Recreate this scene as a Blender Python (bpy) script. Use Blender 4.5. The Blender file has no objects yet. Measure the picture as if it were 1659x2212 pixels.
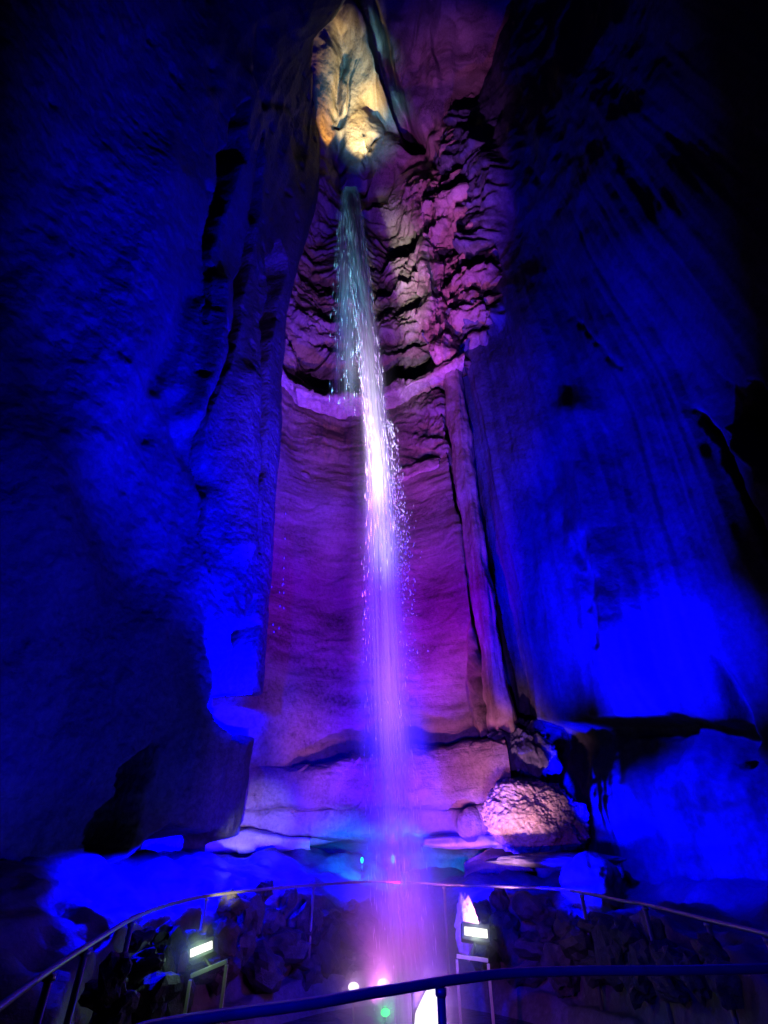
import bpy, bmesh, math, random
import numpy as np
from mathutils import Vector, Matrix

random.seed(7)
rng = np.random.default_rng(7)
S = bpy.context.scene
COL = S.collection

# ------------------------------------------------------------------ camera
TH = math.radians(33.7)
CT, ST = math.cos(TH), math.sin(TH)
FPX, CX, CY, W, H = 1050.0, 829.5, 1106.0, 1659.0, 2212.0
CAM = np.array([0.0, 0.0, 1.65])
cd = bpy.data.cameras.new('camera')
cam = bpy.data.objects.new('camera', cd)
COL.objects.link(cam)
cam.location = CAM
cam.rotation_euler = (math.radians(90) + TH, 0, 0)
cd.sensor_fit = 'VERTICAL'
cd.sensor_height = 24.0
cd.lens = 24.0 * FPX / H
cd.clip_start = 0.05
cd.clip_end = 300
S.camera = cam

def ray(px, py):
    xc, yc = (px - CX) / FPX, (CY - py) / FPX
    return xc, CT - yc * ST, ST + yc * CT
def at(px, py, Y):            # where the line of sight meets the upright plane at depth Y
    a, b, c = ray(px, py)
    t = Y / b
    return np.array([a * t, Y, CAM[2] + c * t])
def at_z(px, py, z):
    a, b, c = ray(px, py)
    t = (z - CAM[2]) / c
    return np.array([a * t, b * t, z])
def project(P):
    d = P - CAM
    f = d[..., 1] * CT + d[..., 2] * ST
    u = -d[..., 1] * ST + d[..., 2] * CT
    f = np.where(f > 0.05, f, 0.05)
    return CX + FPX * d[..., 0] / f, CY - FPX * u / f

# ------------------------------------------------------------------ noise
_perm = rng.permutation(256)
_perm = np.concatenate([_perm, _perm, _perm])
_grad = rng.normal(size=(256, 3))
_grad /= np.linalg.norm(_grad, axis=1)[:, None]
_pts = rng.random((256, 3))
def _h(i, j, k):
    return _perm[_perm[_perm[i & 255] + (j & 255)] + (k & 255)]
def perlin(x, y, z):
    xi, yi, zi = np.floor(x).astype(int), np.floor(y).astype(int), np.floor(z).astype(int)
    xf, yf, zf = x - xi, y - yi, z - zi
    u, v, w = [t * t * t * (t * (t * 6 - 15) + 10) for t in (xf, yf, zf)]
    out = 0
    for dx in (0, 1):
        for dy in (0, 1):
            for dz in (0, 1):
                g = _grad[_h(xi + dx, yi + dy, zi + dz)]
                dot = g[..., 0] * (xf - dx) + g[..., 1] * (yf - dy) + g[..., 2] * (zf - dz)
                out = out + dot * (u if dx else 1 - u) * (v if dy else 1 - v) * (w if dz else 1 - w)
    return out * 1.6
def fbm(P, sc, oct=4, off=0.0, gain=0.5):
    sc = np.broadcast_to(np.asarray(sc, float), (3,))
    s, a, f = 0, 1.0, 1.0
    for o in range(oct):
        s = s + a * perlin(P[..., 0] * sc[0] * f + off + 17.3 * o, P[..., 1] * sc[1] * f + off * 1.7 + 5.1 * o, P[..., 2] * sc[2] * f + off * .6 + 9.7 * o)
        a *= gain
        f *= 2.03
    return s
def ridged(P, sc, oct=4, off=0.0):
    sc = np.broadcast_to(np.asarray(sc, float), (3,))
    s, a, f = 0, 1.0, 1.0
    for o in range(oct):
        n = 1 - 2 * np.abs(perlin(P[..., 0] * sc[0] * f + off + 13 * o, P[..., 1] * sc[1] * f + off + 3 * o, P[..., 2] * sc[2] * f + 7 * o))
        s = s + a * n
        a *= .5
        f *= 2.1
    return s * .5
def worley(P, sc, off=0):
    sc = np.broadcast_to(np.asarray(sc, float), (3,))
    x, y, z = P[..., 0] * sc[0] + off, P[..., 1] * sc[1] + off, P[..., 2] * sc[2] + off
    xi, yi, zi = np.floor(x).astype(int), np.floor(y).astype(int), np.floor(z).astype(int)
    f1 = np.full(x.shape, 9.0)
    f2 = np.full(x.shape, 9.0)
    cid = np.zeros(x.shape, int)
    for dx in (-1, 0, 1):
        for dy in (-1, 0, 1):
            for dz in (-1, 0, 1):
                h = _h(xi + dx, yi + dy, zi + dz)
                p = _pts[h]
                d = (xi + dx + p[..., 0] - x) ** 2 + (yi + dy + p[..., 1] - y) ** 2 + (zi + dz + p[..., 2] - z) ** 2
                near = d < f1
                f2 = np.where(near, f1, np.minimum(f2, d))
                cid = np.where(near, h, cid)
                f1 = np.where(near, d, f1)
    return np.sqrt(f1), np.sqrt(f2), cid / 255.0
def layers(c, th, seed, edge=.25):
    """stacked beds of uneven depth: a stepped profile along the coordinate c"""
    q = c / th
    i = np.floor(q).astype(int)
    f = q - i
    h = lambda k: _pts[_perm[(k * 7 + seed) & 255], 0]
    t = np.clip((f - (1 - edge)) / edge, 0, 1)
    t = t * t * (3 - 2 * t)
    return h(i) * (1 - t) + h(i + 1) * t - .5
def sstep(a, b, x):
    t = np.clip((x - a) / (b - a), 0, 1)
    return t * t * (3 - 2 * t)

# ------------------------------------------------------------------ outlines
def seg_dist(px, py, poly, closed=False):
    d = np.full(px.shape, 1e9)
    n = len(poly)
    for i in range(n if closed else n - 1):
        (ax, ay), (bx, by) = poly[i][:2], poly[(i + 1) % n][:2]
        vx, vy = bx - ax, by - ay
        t = np.clip(((px - ax) * vx + (py - ay) * vy) / (vx * vx + vy * vy + 1e-9), 0, 1)
        d = np.minimum(d, np.hypot(px - ax - t * vx, py - ay - t * vy))
    return d
def inside(px, py, poly):
    r = np.zeros(px.shape, bool)
    n = len(poly)
    for i in range(n):
        (ax, ay), (bx, by) = poly[i], poly[(i + 1) % n]
        c = ((ay > py) != (by > py)) & (px < (bx - ax) * (py - ay) / (by - ay + 1e-12) + ax)
        r ^= c
    return r
def region(px, py, poly, soft):           # 0 outside, 1 inside, with a soft rim
    d = seg_dist(px, py, poly, True)
    sd = np.where(inside(px, py, poly), d, -d)
    return sstep(-soft * .5, soft, sd)

# ------------------------------------------------------------------ meshes
def link(o, parent=None):
    COL.objects.link(o)
    if parent is not None:
        o.parent = parent
    return o
def tag(o, label=None, cat=None, group=None, kind=None):
    if label: o['label'] = label
    if cat: o['category'] = cat
    if group: o['group'] = group
    if kind: o['kind'] = kind
    return o
def empty(name, loc, label=None, cat=None, group=None, rot=(0, 0, 0)):
    o = bpy.data.objects.new(name, None)
    o.empty_display_size = .1
    o.location = loc
    o.rotation_euler = rot
    link(o)
    return tag(o, label, cat, group)
def arrays(name, V, F, mat, parent=None, smooth=True, uv=None):
    me = bpy.data.meshes.new(name)
    V = np.ascontiguousarray(V, dtype=np.float32).reshape(-1, 3)
    F = np.ascontiguousarray(F, dtype=np.int32)
    k = F.shape[1]
    me.vertices.add(len(V))
    me.vertices.foreach_set('co', V.ravel())
    me.loops.add(F.size)
    me.loops.foreach_set('vertex_index', F.ravel())
    me.polygons.add(len(F))
    me.polygons.foreach_set('loop_start', np.arange(len(F), dtype=np.int32) * k)
    me.polygons.foreach_set('loop_total', np.full(len(F), k, dtype=np.int32))
    if uv is not None:
        l = me.uv_layers.new(name='UVMap')
        l.data.foreach_set('uv', np.ascontiguousarray(uv.reshape(-1, 2)[F.ravel()], dtype=np.float32).ravel())
    me.update(calc_edges=True)
    me.validate()
    if smooth:
        me.polygons.foreach_set('use_smooth', np.ones(len(me.polygons), bool))
    me.materials.append(mat)
    return link(bpy.data.objects.new(name, me), parent)
def quads(n, m, wrap_m=False):
    i = np.arange(n - 1)[:, None]
    j = np.arange(m if wrap_m else m - 1)[None, :]
    jn = (j + 1) % m
    return np.stack([i * m + j, (i + 1) * m + j, (i + 1) * m + jn, i * m + jn], -1).reshape(-1, 4)
def sheet(name, P, mat, parent=None, uv=None, wrap=False):
    n, m = P.shape[:2]
    return arrays(name, P, quads(n, m, wrap), mat, parent, True, uv)
def normals(P, flip=False):
    du = np.gradient(P, axis=0)
    dv = np.gradient(P, axis=1)
    N = np.cross(du, dv)
    N /= np.linalg.norm(N, axis=-1)[..., None] + 1e-9
    return -N if flip else N
def spline(pts, n):
    pts = np.array(pts, float)
    P = np.vstack([2 * pts[0] - pts[1], pts, 2 * pts[-1] - pts[-2]])
    out = []
    for i in range(1, len(P) - 2):
        t = np.linspace(0, 1, 40, endpoint=False)[:, None]
        a, b, c, d = P[i - 1], P[i], P[i + 1], P[i + 2]
        out.append(.5 * (2 * b + (c - a) * t + (2 * a - 5 * b + 4 * c - d) * t ** 2 + (3 * b - a - 3 * c + d) * t ** 3))
    out.append(pts[-1:])
    Q = np.vstack(out)
    L = np.concatenate([[0], np.cumsum(np.linalg.norm(np.diff(Q, axis=0), axis=1))])
    s = np.linspace(0, L[-1], n)
    return np.stack([np.interp(s, L, Q[:, k]) for k in range(Q.shape[1])], -1), s
def from_bm(name, bm, mat, parent=None, smooth=False):
    me = bpy.data.meshes.new(name)
    bmesh.ops.recalc_face_normals(bm, faces=bm.faces)
    bm.to_mesh(me)
    bm.free()
    if smooth:
        for p in me.polygons: p.use_smooth = True
    me.materials.append(mat)
    return link(bpy.data.objects.new(name, me), parent)
def tube(bm, pts, r, sides=12, cap=True):
    pts = [Vector(p) for p in pts]
    n = len(pts)
    rings = []
    prev = None
    for i, p in enumerate(pts):
        t = (pts[min(i + 1, n - 1)] - pts[max(i - 1, 0)]).normalized()
        if prev is None:
            a = t.orthogonal().normalized()
        else:
            a = (prev - t * prev.dot(t)).normalized()
        prev = a
        b = t.cross(a)
        rr = r[i] if hasattr(r, '__len__') else r
        rings.append([bm.verts.new(p + (a * math.cos(q) + b * math.sin(q)) * rr) for q in [2 * math.pi * k / sides for k in range(sides)]])
    for i in range(n - 1):
        for k in range(sides):
            bm.faces.new((rings[i][k], rings[i][(k + 1) % sides], rings[i + 1][(k + 1) % sides], rings[i + 1][k]))
    if cap:
        bm.faces.new(rings[0][::-1])
        bm.faces.new(rings[-1])
def box(bm, c, s, rot=None, bev=0.0):
    r = bmesh.ops.create_cube(bm, size=1.0)
    vs = r['verts']
    bmesh.ops.scale(bm, vec=Vector(s), verts=vs)
    if bev > 0:
        es = list({e for v in vs for e in v.link_edges})
        vs = list({v for f in bmesh.ops.bevel(bm, geom=es, offset=bev, segments=2, affect='EDGES', profile=.6)['faces'] for v in f.verts} | {v for v in vs if v.is_valid})
    m = Matrix.Translation(Vector(c))
    if rot is not None: m = m @ rot
    bmesh.ops.transform(bm, matrix=m, verts=vs)

# ------------------------------------------------------------------ materials
def newmat(name):
    m = bpy.data.materials.new(name)
    m.use_nodes = True
    nt = m.node_tree
    nt.nodes.clear()
    return m, nt, nt.nodes, nt.links
def rock(name, cols, scale=.6, streak=(1.6, 1.6, .12), streak_mix=.5, fine=9.0, bump=.5, bdist=.06, rough=.62, strata=0.0, pit=0.0, spec=.35):
    m, nt, N, L = newmat(name)
    out = N.new('ShaderNodeOutputMaterial')
    b = N.new('ShaderNodeBsdfPrincipled')
    L.new(b.outputs[0], out.inputs[0])
    b.inputs['Roughness'].default_value = rough
    b.inputs['Specular IOR Level'].default_value = spec
    tc = N.new('ShaderNodeTexCoord')
    n1 = N.new('ShaderNodeTexNoise')
    n1.inputs['Scale'].default_value = scale
    n1.inputs['Detail'].default_value = 9
    n1.inputs['Roughness'].default_value = .62
    L.new(tc.outputs['Object'], n1.inputs['Vector'])
    mp = N.new('ShaderNodeMapping')
    mp.inputs['Scale'].default_value = streak
    L.new(tc.outputs['Object'], mp.inputs['Vector'])
    n2 = N.new('ShaderNodeTexNoise')
    n2.inputs['Scale'].default_value = 1.0
    n2.inputs['Detail'].default_value = 7
    n2.inputs['Distortion'].default_value = .4
    L.new(mp.outputs[0], n2.inputs['Vector'])
    mx = N.new('ShaderNodeMix')
    mx.data_type = 'FLOAT'
    mx.inputs[0].default_value = streak_mix
    L.new(n1.outputs['Fac'], mx.inputs[2])
    L.new(n2.outputs['Fac'], mx.inputs[3])
    cr = N.new('ShaderNodeValToRGB')
    e = cr.color_ramp.elements
    k = len(cols)
    e[0].position, e[0].color = .38, (*cols[0], 1)
    e[1].position, e[1].color = .62, (*cols[-1], 1)
    for i in range(1, k - 1):
        x = e.new(.38 + .24 * i / (k - 1))
        x.color = (*cols[i], 1)
    ng = N.new('ShaderNodeTexNoise')
    ng.inputs['Scale'].default_value = fine * 1.7
    ng.inputs['Detail'].default_value = 6
    ng.inputs['Roughness'].default_value = .7
    L.new(tc.outputs['Object'], ng.inputs['Vector'])
    gx = N.new('ShaderNodeMix')
    gx.data_type = 'FLOAT'
    gx.inputs[0].default_value = .38
    L.new(mx.outputs[0], gx.inputs[2])
    L.new(ng.outputs['Fac'], gx.inputs[3])
    L.new(gx.outputs[0], cr.inputs[0])
    L.new(cr.outputs[0], b.inputs['Base Color'])
    # relief finer than the mesh
    n3 = N.new('ShaderNodeTexNoise')
    n3.inputs['Scale'].default_value = fine
    n3.inputs['Detail'].default_value = 8
    n3.inputs['Roughness'].default_value = .65
    L.new(tc.outputs['Object'], n3.inputs['Vector'])
    h = n3.outputs['Fac']
    if strata > 0:
        mp2 = N.new('ShaderNodeMapping')
        mp2.inputs['Scale'].default_value = (.35, .35, 7.0)
        L.new(tc.outputs['Object'], mp2.inputs['Vector'])
        n4 = N.new('ShaderNodeTexNoise')
        n4.inputs['Scale'].default_value = 1.0
        n4.inputs['Detail'].default_value = 6
        n4.inputs['Distortion'].default_value = .5
        L.new(mp2.outputs[0], n4.inputs['Vector'])
        ma = N.new('ShaderNodeMath')
        ma.operation = 'MULTIPLY_ADD'
        ma.inputs[1].default_value = strata
        L.new(n4.outputs['Fac'], ma.inputs[0])
        L.new(h, ma.inputs[2])
        h = ma.outputs[0]
    if pit > 0:
        v = N.new('ShaderNodeTexVoronoi')
        v.inputs['Scale'].default_value = fine * 1.2
        L.new(tc.outputs['Object'], v.inputs['Vector'])
        ma = N.new('ShaderNodeMath')
        ma.operation = 'MULTIPLY_ADD'
        ma.inputs[1].default_value = -pit
        L.new(v.outputs['Distance'], ma.inputs[0])
        L.new(h, ma.inputs[2])
        h = ma.outputs[0]
    bp = N.new('ShaderNodeBump')
    bp.inputs['Strength'].default_value = bump
    bp.inputs['Distance'].default_value = bdist
    L.new(h, bp.inputs['Height'])
    L.new(bp.outputs[0], b.inputs['Normal'])
    return m
def plain(name, col, rough=.5, metal=0.0, noise=.15):
    m, nt, N, L = newmat(name)
    out = N.new('ShaderNodeOutputMaterial')
    b = N.new('ShaderNodeBsdfPrincipled')
    L.new(b.outputs[0], out.inputs[0])
    b.inputs['Metallic'].default_value = metal
    tc = N.new('ShaderNodeTexCoord')
    n = N.new('ShaderNodeTexNoise')
    n.inputs['Scale'].default_value = 14
    n.inputs['Detail'].default_value = 5
    L.new(tc.outputs['Object'], n.inputs['Vector'])
    cr = N.new('ShaderNodeValToRGB')
    cr.color_ramp.elements[0].color = (*[c * (1 - noise) for c in col], 1)
    cr.color_ramp.elements[1].color = (*[min(1, c * (1 + noise)) for c in col], 1)
    L.new(n.outputs['Fac'], cr.inputs[0])
    L.new(cr.outputs[0], b.inputs['Base Color'])
    mr = N.new('ShaderNodeMapRange')
    mr.inputs['To Min'].default_value = max(.05, rough - .12)
    mr.inputs['To Max'].default_value = min(1, rough + .12)
    L.new(n.outputs['Fac'], mr.inputs['Value'])
    L.new(mr.outputs[0], b.inputs['Roughness'])
    return m
def glow(name, col, strength):
    m, nt, N, L = newmat(name)
    out = N.new('ShaderNodeOutputMaterial')
    e = N.new('ShaderNodeEmission')
    tc = N.new('ShaderNodeTexCoord')
    n = N.new('ShaderNodeTexNoise')
    n.inputs['Scale'].default_value = 30
    L.new(tc.outputs['Object'], n.inputs['Vector'])
    cr = N.new('ShaderNodeValToRGB')
    cr.color_ramp.elements[0].color = (*[c * .8 for c in col], 1)
    cr.color_ramp.elements[1].color = (*col, 1)
    L.new(n.outputs['Fac'], cr.inputs[0])
    L.new(cr.outputs[0], e.inputs['Color'])
    e.inputs['Strength'].default_value = strength
    L.new(e.outputs[0], out.inputs[0])
    return m

M = {}
M['back'] = rock('layered_limestone', [(.10, .07, .06), (.26, .19, .15), (.34, .26, .21), (.42, .33, .28)], scale=.55, streak=(.5, .5, 2.2), streak_mix=.5, fine=7, bump=.55, bdist=.05, strata=.6)
M['ledge'] = rock('pale_limestone', [(.13, .09, .08), (.26, .19, .17), (.36, .28, .26)], scale=1.1, streak=(.8, .8, 2.2), fine=9, bump=.8, bdist=.05, strata=.6)
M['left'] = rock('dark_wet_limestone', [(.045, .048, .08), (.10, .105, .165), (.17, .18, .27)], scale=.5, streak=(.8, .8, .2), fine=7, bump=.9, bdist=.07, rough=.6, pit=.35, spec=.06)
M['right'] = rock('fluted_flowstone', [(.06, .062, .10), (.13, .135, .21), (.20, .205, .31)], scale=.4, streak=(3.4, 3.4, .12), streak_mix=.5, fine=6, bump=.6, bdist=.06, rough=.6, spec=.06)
M['rib'] = rock('ribbed_flowstone', [(.22, .15, .12), (.42, .31, .26), (.56, .44, .38)], scale=1.0, streak=(5, 5, .25), streak_mix=.6, fine=8, bump=.5, bdist=.04, rough=.45)
M['pop'] = rock('popcorn_calcite', [(.32, .25, .20), (.55, .45, .38), (.72, .63, .55)], scale=2.5, streak=(3, 3, 3), fine=14, bump=.7, bdist=.03, rough=.35, pit=.8, spec=.6)
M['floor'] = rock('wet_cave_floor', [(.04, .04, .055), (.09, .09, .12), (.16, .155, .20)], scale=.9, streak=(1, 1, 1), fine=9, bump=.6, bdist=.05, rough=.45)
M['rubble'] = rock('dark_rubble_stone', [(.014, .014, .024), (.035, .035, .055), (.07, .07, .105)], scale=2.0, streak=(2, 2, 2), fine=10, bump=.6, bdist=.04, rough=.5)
M['white'] = rock('white_calcite', [(.5, .46, .42), (.7, .66, .62), (.8, .77, .74)], scale=3, streak=(3, 3, 1), fine=14, bump=.6, bdist=.03, rough=.4)
M['steel'] = plain('painted_steel_rail', (.20, .20, .22), .38, .5, .3)
M['frame'] = plain('galvanised_steel', (.55, .55, .56), .35, .6)
M['black'] = plain('black_lamp_housing', (.03, .03, .032), .5)
M['lens_w'] = glow('white_lamp_lens', (1, .97, .92), 1.6)
M['lens_b'] = glow('big_lamp_lens', (1, .93, 1), 1.5)
M['lens_c'] = glow('cyan_lamp_lens', (.0, .75, 1), 3)
M['lens_g'] = glow('green_lamp_lens', (.02, 1, .12), 3.0)

# ------------------------------------------------------------------ the rear wall of the shaft and its dome
def y_back(x):
    return 12.0 - np.clip(.15 * (x + .9) ** 2, 0, 2.6)
xs = np.concatenate([np.linspace(-9, -4.2, 24)[:-1], np.linspace(-4.2, 3.6, 330), np.linspace(3.6, 9.5, 26)[1:]])
prof, ps = spline([(12.25, -.6), (12.2, .4), (12.1, 1.3), (12, 2.4), (12, 8), (12, 16), (12, 24), (12.0, 27.6), (11.9, 29.6), (11.1, 31.6), (9.7, 33.6), (7.6, 35.3), (4.8, 36.4), (1, 37), (-5, 37)], 1250)
keep = np.concatenate([np.arange(0, 1000), np.arange(1000, 1250, 3)])
prof = prof[keep]
P = np.zeros((len(xs), len(prof), 3))
P[..., 0] = xs[:, None]
P[..., 2] = prof[None, :, 1]
curve = (12.0 - y_back(xs))[:, None]
P[..., 1] = prof[None, :, 0] - curve * sstep(39, 30, prof[None, :, 1])
xe = np.interp(prof[:, 1], [0, 3.6, 10, 14, 16], [2.3, 2.12, 1.86, 1.8, 1.95])[None, :]
P[..., 1] += np.clip(xs[:, None] - xe, 0, .5) * 4.5 * sstep(15.5, 13.5, prof[None, :, 1])
N = normals(P)
N[N[..., 1] > 0] *= 1
if N[len(xs) // 2, 300, 1] > 0: N = -N
px, py = project(P)
X, Z = P[..., 0], P[..., 2]
warp = fbm(P, (.5, .5, .5), 3, 3.0)
zz = Z + .5 * warp
mid = sstep(6.5, 3.0, Z)
# ragged beds in the middle of the shaft, smooth polished wall below, blocky rock above
beds = np.zeros_like(Z)
for k, (zc, amp, wd) in enumerate([(16.0, .25, .35), (17.0, -.35, .5), (18.1, .45, .4), (19.2, -.30, .5), (20.2, .35, .45), (21.6, -.75, .8), (23.0, -.45, .8), (24.6, .25, .4), (25.6, -.55, .7), (27.0, .3, .4), (28.2, -.2, .3)]):
    jag = fbm(P, (.6, .6, .5), 5, 11.0 + k, .6)
    beds += amp * np.exp(-((zz + .9 * jag - zc) / wd) ** 4) * (.6 + .8 * fbm(P, (.5, .5, .2), 2, 90.0 + k))
fineb = ridged(P, (.25, .25, 2.6), 4, 2.0)
fineb2 = ridged(P, (.8, .8, 5.0), 3, 8.0)
f1, f2, cid = worley(P + .3 * warp[..., None], (.9, .9, .8), 4)
block = (cid - .5) * .55 + .25 * np.minimum(f2 - f1, .25) / .25
mu = sstep(14.3, 15.6, Z) * sstep(29.5, 28.0, Z)          # bedded band
lowr = sstep(15.2, 14.2, Z)
high = sstep(27.5, 29.0, Z)
D = .55 * fbm(P, (.25, .25, .18), 3, 21.0)
lz = zz + .35 * fbm(P, (.6, .6, .15), 3, 23.0)
lay = .75 * layers(lz, .95, 3, .3) + .42 * layers(lz + .1 * fineb2, .34, 11, .3) + .16 * layers(lz + .12 * fbm(P, 1.5, 2, 24.0), .13, 5, .4)
D += mu * (.55 * beds + lay * (.58 + .4 * fbm(P, (.6, .6, .3), 2, 25.0)) + .05 * fineb2 + .13 * fbm(P, 1.6, 5, 5.0) + .10 * (cid - .5))
D += lowr * (.022 * fineb + .012 * fineb2 + .03 * layers(lz, .22, 8, .5) + .03 * fbm(P, (.9, .9, 1.5), 4, 7.0))
vstreak = ridged(P, (2.2, 2.2, .18), 3, 31.0)
D += .10 * vstreak * sstep(11.0, 12.0, Z) * sstep(15.0, 14.0, Z)
rightside = sstep(.3, 1.6, X)
D += rightside * sstep(10.6, 11.6, Z) * sstep(30, 28, Z) * (.14 * block + .34 * layers(Z * .8 + X * .55 + .25 * warp, .42, 17, .3) + .12 * fbm(P, 2.2, 4, 6.0))
slab1, slab2, slabc = worley(P + np.array([.5, .3, .3]) * fbm(P, .35, 2, 43.0)[..., None], (.62, .16, .16), 14)
D += high * (.75 * (slabc - .5) * sstep(.0, .16, slab2 - slab1) + .22 * fbm(P, (.7, .25, .25), 3, 41.0) + .03 * fbm(P, 2.5, 4, 9.0))
jt = 12 * fbm(P, .6, 3, 46.0)
# long folds of the upper rock
for poly, w, a in [([(735, 60), (745, 120), (728, 200), (722, 260)], 10, -.5), ([(770, 20), (800, 110), (830, 190), (845, 220)], 14, .5),
                   ([(790, 0), (812, 60), (836, 150), (862, 240), (880, 300)], 17, -2.6), ([(860, 60), (880, 160), (900, 230)], 20, .35),
                   ([(731, 290), (736, 360), (740, 400)], 8, -.55), ([(806, 290), (800, 350), (790, 380)], 8, -.35),
                   ([(818, 235), (850, 250), (880, 290)], 26, -1.0), ([(870, 240), (900, 300), (925, 380)], 10, -.35),
                   ([(870, 350), (905, 330), (930, 270)], 16, -.4), ([(925, 330), (950, 360), (985, 390)], 14, -.5)]:
    d = seg_dist(px + jt, py + jt, poly)
    D += a * np.exp(-(d / w) ** (6 if a < -1.5 else 2)) * sstep(26, 28, Z)
# dark mouth that the water pours out of
D -= 1.3 * region(px, py, [(735, 412), (742, 396), (765, 388), (792, 384), (800, 396), (790, 412), (765, 416)], 10)
# hollows beside the fall
D -= 1.3 * region(px + jt, py + jt, [(650, 470), (700, 455), (735, 470), (740, 600), (700, 650), (655, 600), (640, 530)], 70)
D -= 1.3 * region(px + jt, py + jt, [(800, 470), (850, 465), (900, 480), (905, 530), (850, 560), (820, 600), (800, 580)], 60)
D -= .6 * region(px, py, [(630, 720), (700, 760), (720, 800), (760, 830), (700, 830), (650, 800)], 20)
D -= .5 * region(px, py, [(850, 640), (930, 600), (940, 650), (850, 690)], 14)
# undercut at the foot of the wall
D -= .7 * sstep(1.55, 1.25, Z + .1 * warp)
P = P + N * D[..., None]
BP = P
o = sheet('rock_wall', P, M['back'])
tag(o, 'tall layered limestone wall lit purple behind the waterfall, yellow at its top', 'rock wall')

# ------------------------------------------------------------------ side walls
def side_wall(plan, zs, n):
    q, s = spline(plan, n)
    P = np.zeros((n, len(zs), 3))
    P[..., 0] = q[:, None, 0]
    P[..., 1] = q[:, None, 1]
    P[..., 2] = zs[None, :]
    return P, s
zs = np.concatenate([np.linspace(-1, 8, 300)[:-1], np.linspace(8, 24, 330)[:-1], np.linspace(24, 39, 170)])
P, s = side_wall([(-6.4, -7), (-6.3, -2), (-5.9, 2), (-5.1, 5), (-4.1, 7.4), (-3.15, 9.4), (-2.95, 9.95), (-3.2, 10.5), (-4.2, 10.9), (-6.2, 11.3)], zs, 520)
Y, Z = P[..., 1], P[..., 2]
edge = np.interp(zs, [-1, 1.7, 4, 5.9, 9, 11.6, 15.9, 20, 26, 32, 39], [.25, .25, .35, .2, .05, -.05, -.42, -.3, -.15, -.3, -.3])
P[..., 0] += edge[None, :] * sstep(3, 9, Y)
top = np.interp(Y, [0, 5, 6, 7, 8, 12], [1.5, -.6, -1.8, -3.2, -3.7, -3.8])
k = sstep(24, 38, Z) ** 1.2
P[..., 0] += k * (top - P[..., 0])
N = normals(P)
if N[200, 300, 0] < 0: N = -N
px, py = project(P)
S3 = np.stack([np.broadcast_to(s[:, None], Z.shape), np.zeros_like(Z), Z], -1)
front = sstep(10.3, 9.3, Y)
D = .42 * fbm(P, (.2, .2, .08), 3, 51.0) + .07 * fbm(P, (.9, .9, .35), 4, 52.0)
D += .10 * ridged(S3, (1.4, 1, .10), 3, 53.0) * sstep(5, 8, Y)
grit = sstep(620, 200, px)
D += grit * (.07 * ridged(P, (1.3, 1.3, .8), 4, 54.0) + .04 * fbm(P, 4.0, 3, 55.0))
w1, w2, wc = worley(P, (.7, .7, .55), 9)
D += (.12 * (wc - .5)) * sstep(1450, 1750, py)
D *= np.where(Y > 9.2, .45, 1.0)[...] * 1.0
jx = 11 * fbm(P, .55, 2, 56.0)
wob = 1 + .55 * fbm(P, (.8, .8, .6), 2, 57.0)
def crevice(poly, depth):
    qx = px + jx
    d = np.full(px.shape, 1e9)
    for (x0, y0, w0), (x1, y1, w1) in zip(poly[:-1], poly[1:]):
        vx, vy = x1 - x0, y1 - y0
        t = np.clip(((qx - x0) * vx + (py - y0) * vy) / (vx * vx + vy * vy), 0, 1)
        d = np.minimum(d, np.hypot(qx - x0 - t * vx, py - y0 - t * vy) / ((w0 + (w1 - w0) * t) * wob))
    return -depth * (1 - sstep(.55, 1.25, d))
D += crevice([(515, 225, 3), (506, 275, 19), (486, 350, 20), (468, 430, 15), (456, 517, 9), (444, 620, 4), (430, 700, 1.5)], 1.5)
D += crevice([(560, 290, 2), (551, 345, 8), (540, 495, 9), (517, 630, 9), (495, 742, 8), (459, 832, 9), (434, 909, 8), (428, 968, 6), (434, 1040, 4), (432, 1130, 3), (430, 1240, 1.5)], 1.4)
D += crevice([(604, 520, 3), (600, 560, 14), (585, 675, 13), (564, 810, 12), (551, 945, 9), (546, 1080, 5), (545, 1200, 2)], .8)
D -= .9 * region(px + 1.5 * jx, py + 8 * fbm(P, 1.5, 3, 59.5), [(321, 1608), (316, 1667), (294, 1716), (289, 1780), (253, 1838), (199, 1879), (176, 1865), (176, 1789), (194, 1757), (240, 1721), (240, 1662), (271, 1630)], 8)
D += .02 * ridged(P + .2 * fbm(P, 1.0, 2, 59.0)[..., None], (1.6, 1.6, 1.1), 4, 50.0) * front + .02 * fbm(P, 2.6, 3, 49.0)
D += .20 * ridged(S3 + .5 * fbm(P, (.3, .3, .08), 2, 47.0)[..., None] * np.array([1, 0, 0]), (.55, 1, .02), 2, 45.0) * sstep(2, 5, Y)
pit1, pit2, pitc = worley(P, (1.9, 1.9, 1.2), 21)
D -= .10 * sstep(.42, .12, pit1 + .16 * fbm(P, 3.0, 3, 48.0)) * (pitc > .8)
for poly, w, a in [
                   ([(455, 150), (452, 190)], 14, -.15), ([(575, 222), (615, 228)], 12, -.15),
                   ([(410, 640), (380, 730), (330, 830)], 26, -.22), ([(440, 1040), (395, 960), (380, 880)], 22, -.2),
                   ([(640, 250), (648, 330)], 10, -.25), ([(560, 60), (545, 160), (560, 230)], 12, -.25)]:
    d = seg_dist(px + jx, py, poly)
    D += a * np.exp(-(d / w) ** (4 if a < -.8 else 2))
for poly, w, a in [([(470, 620), (455, 760), (410, 900)], 24, .35), ([(520, 820), (500, 1000), (500, 1180)], 28, .25), ([(360, 400), (330, 560), (260, 740), (180, 960)], 80, .35),
                   ([(420, 1235), (380, 1290), (330, 1350)], 40, .15), ([(20, 1000), (130, 1230)], 80, .2)]:
    d = seg_dist(px + jx, py, poly)
    D += a * np.exp(-(d / w) ** 2)
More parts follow.
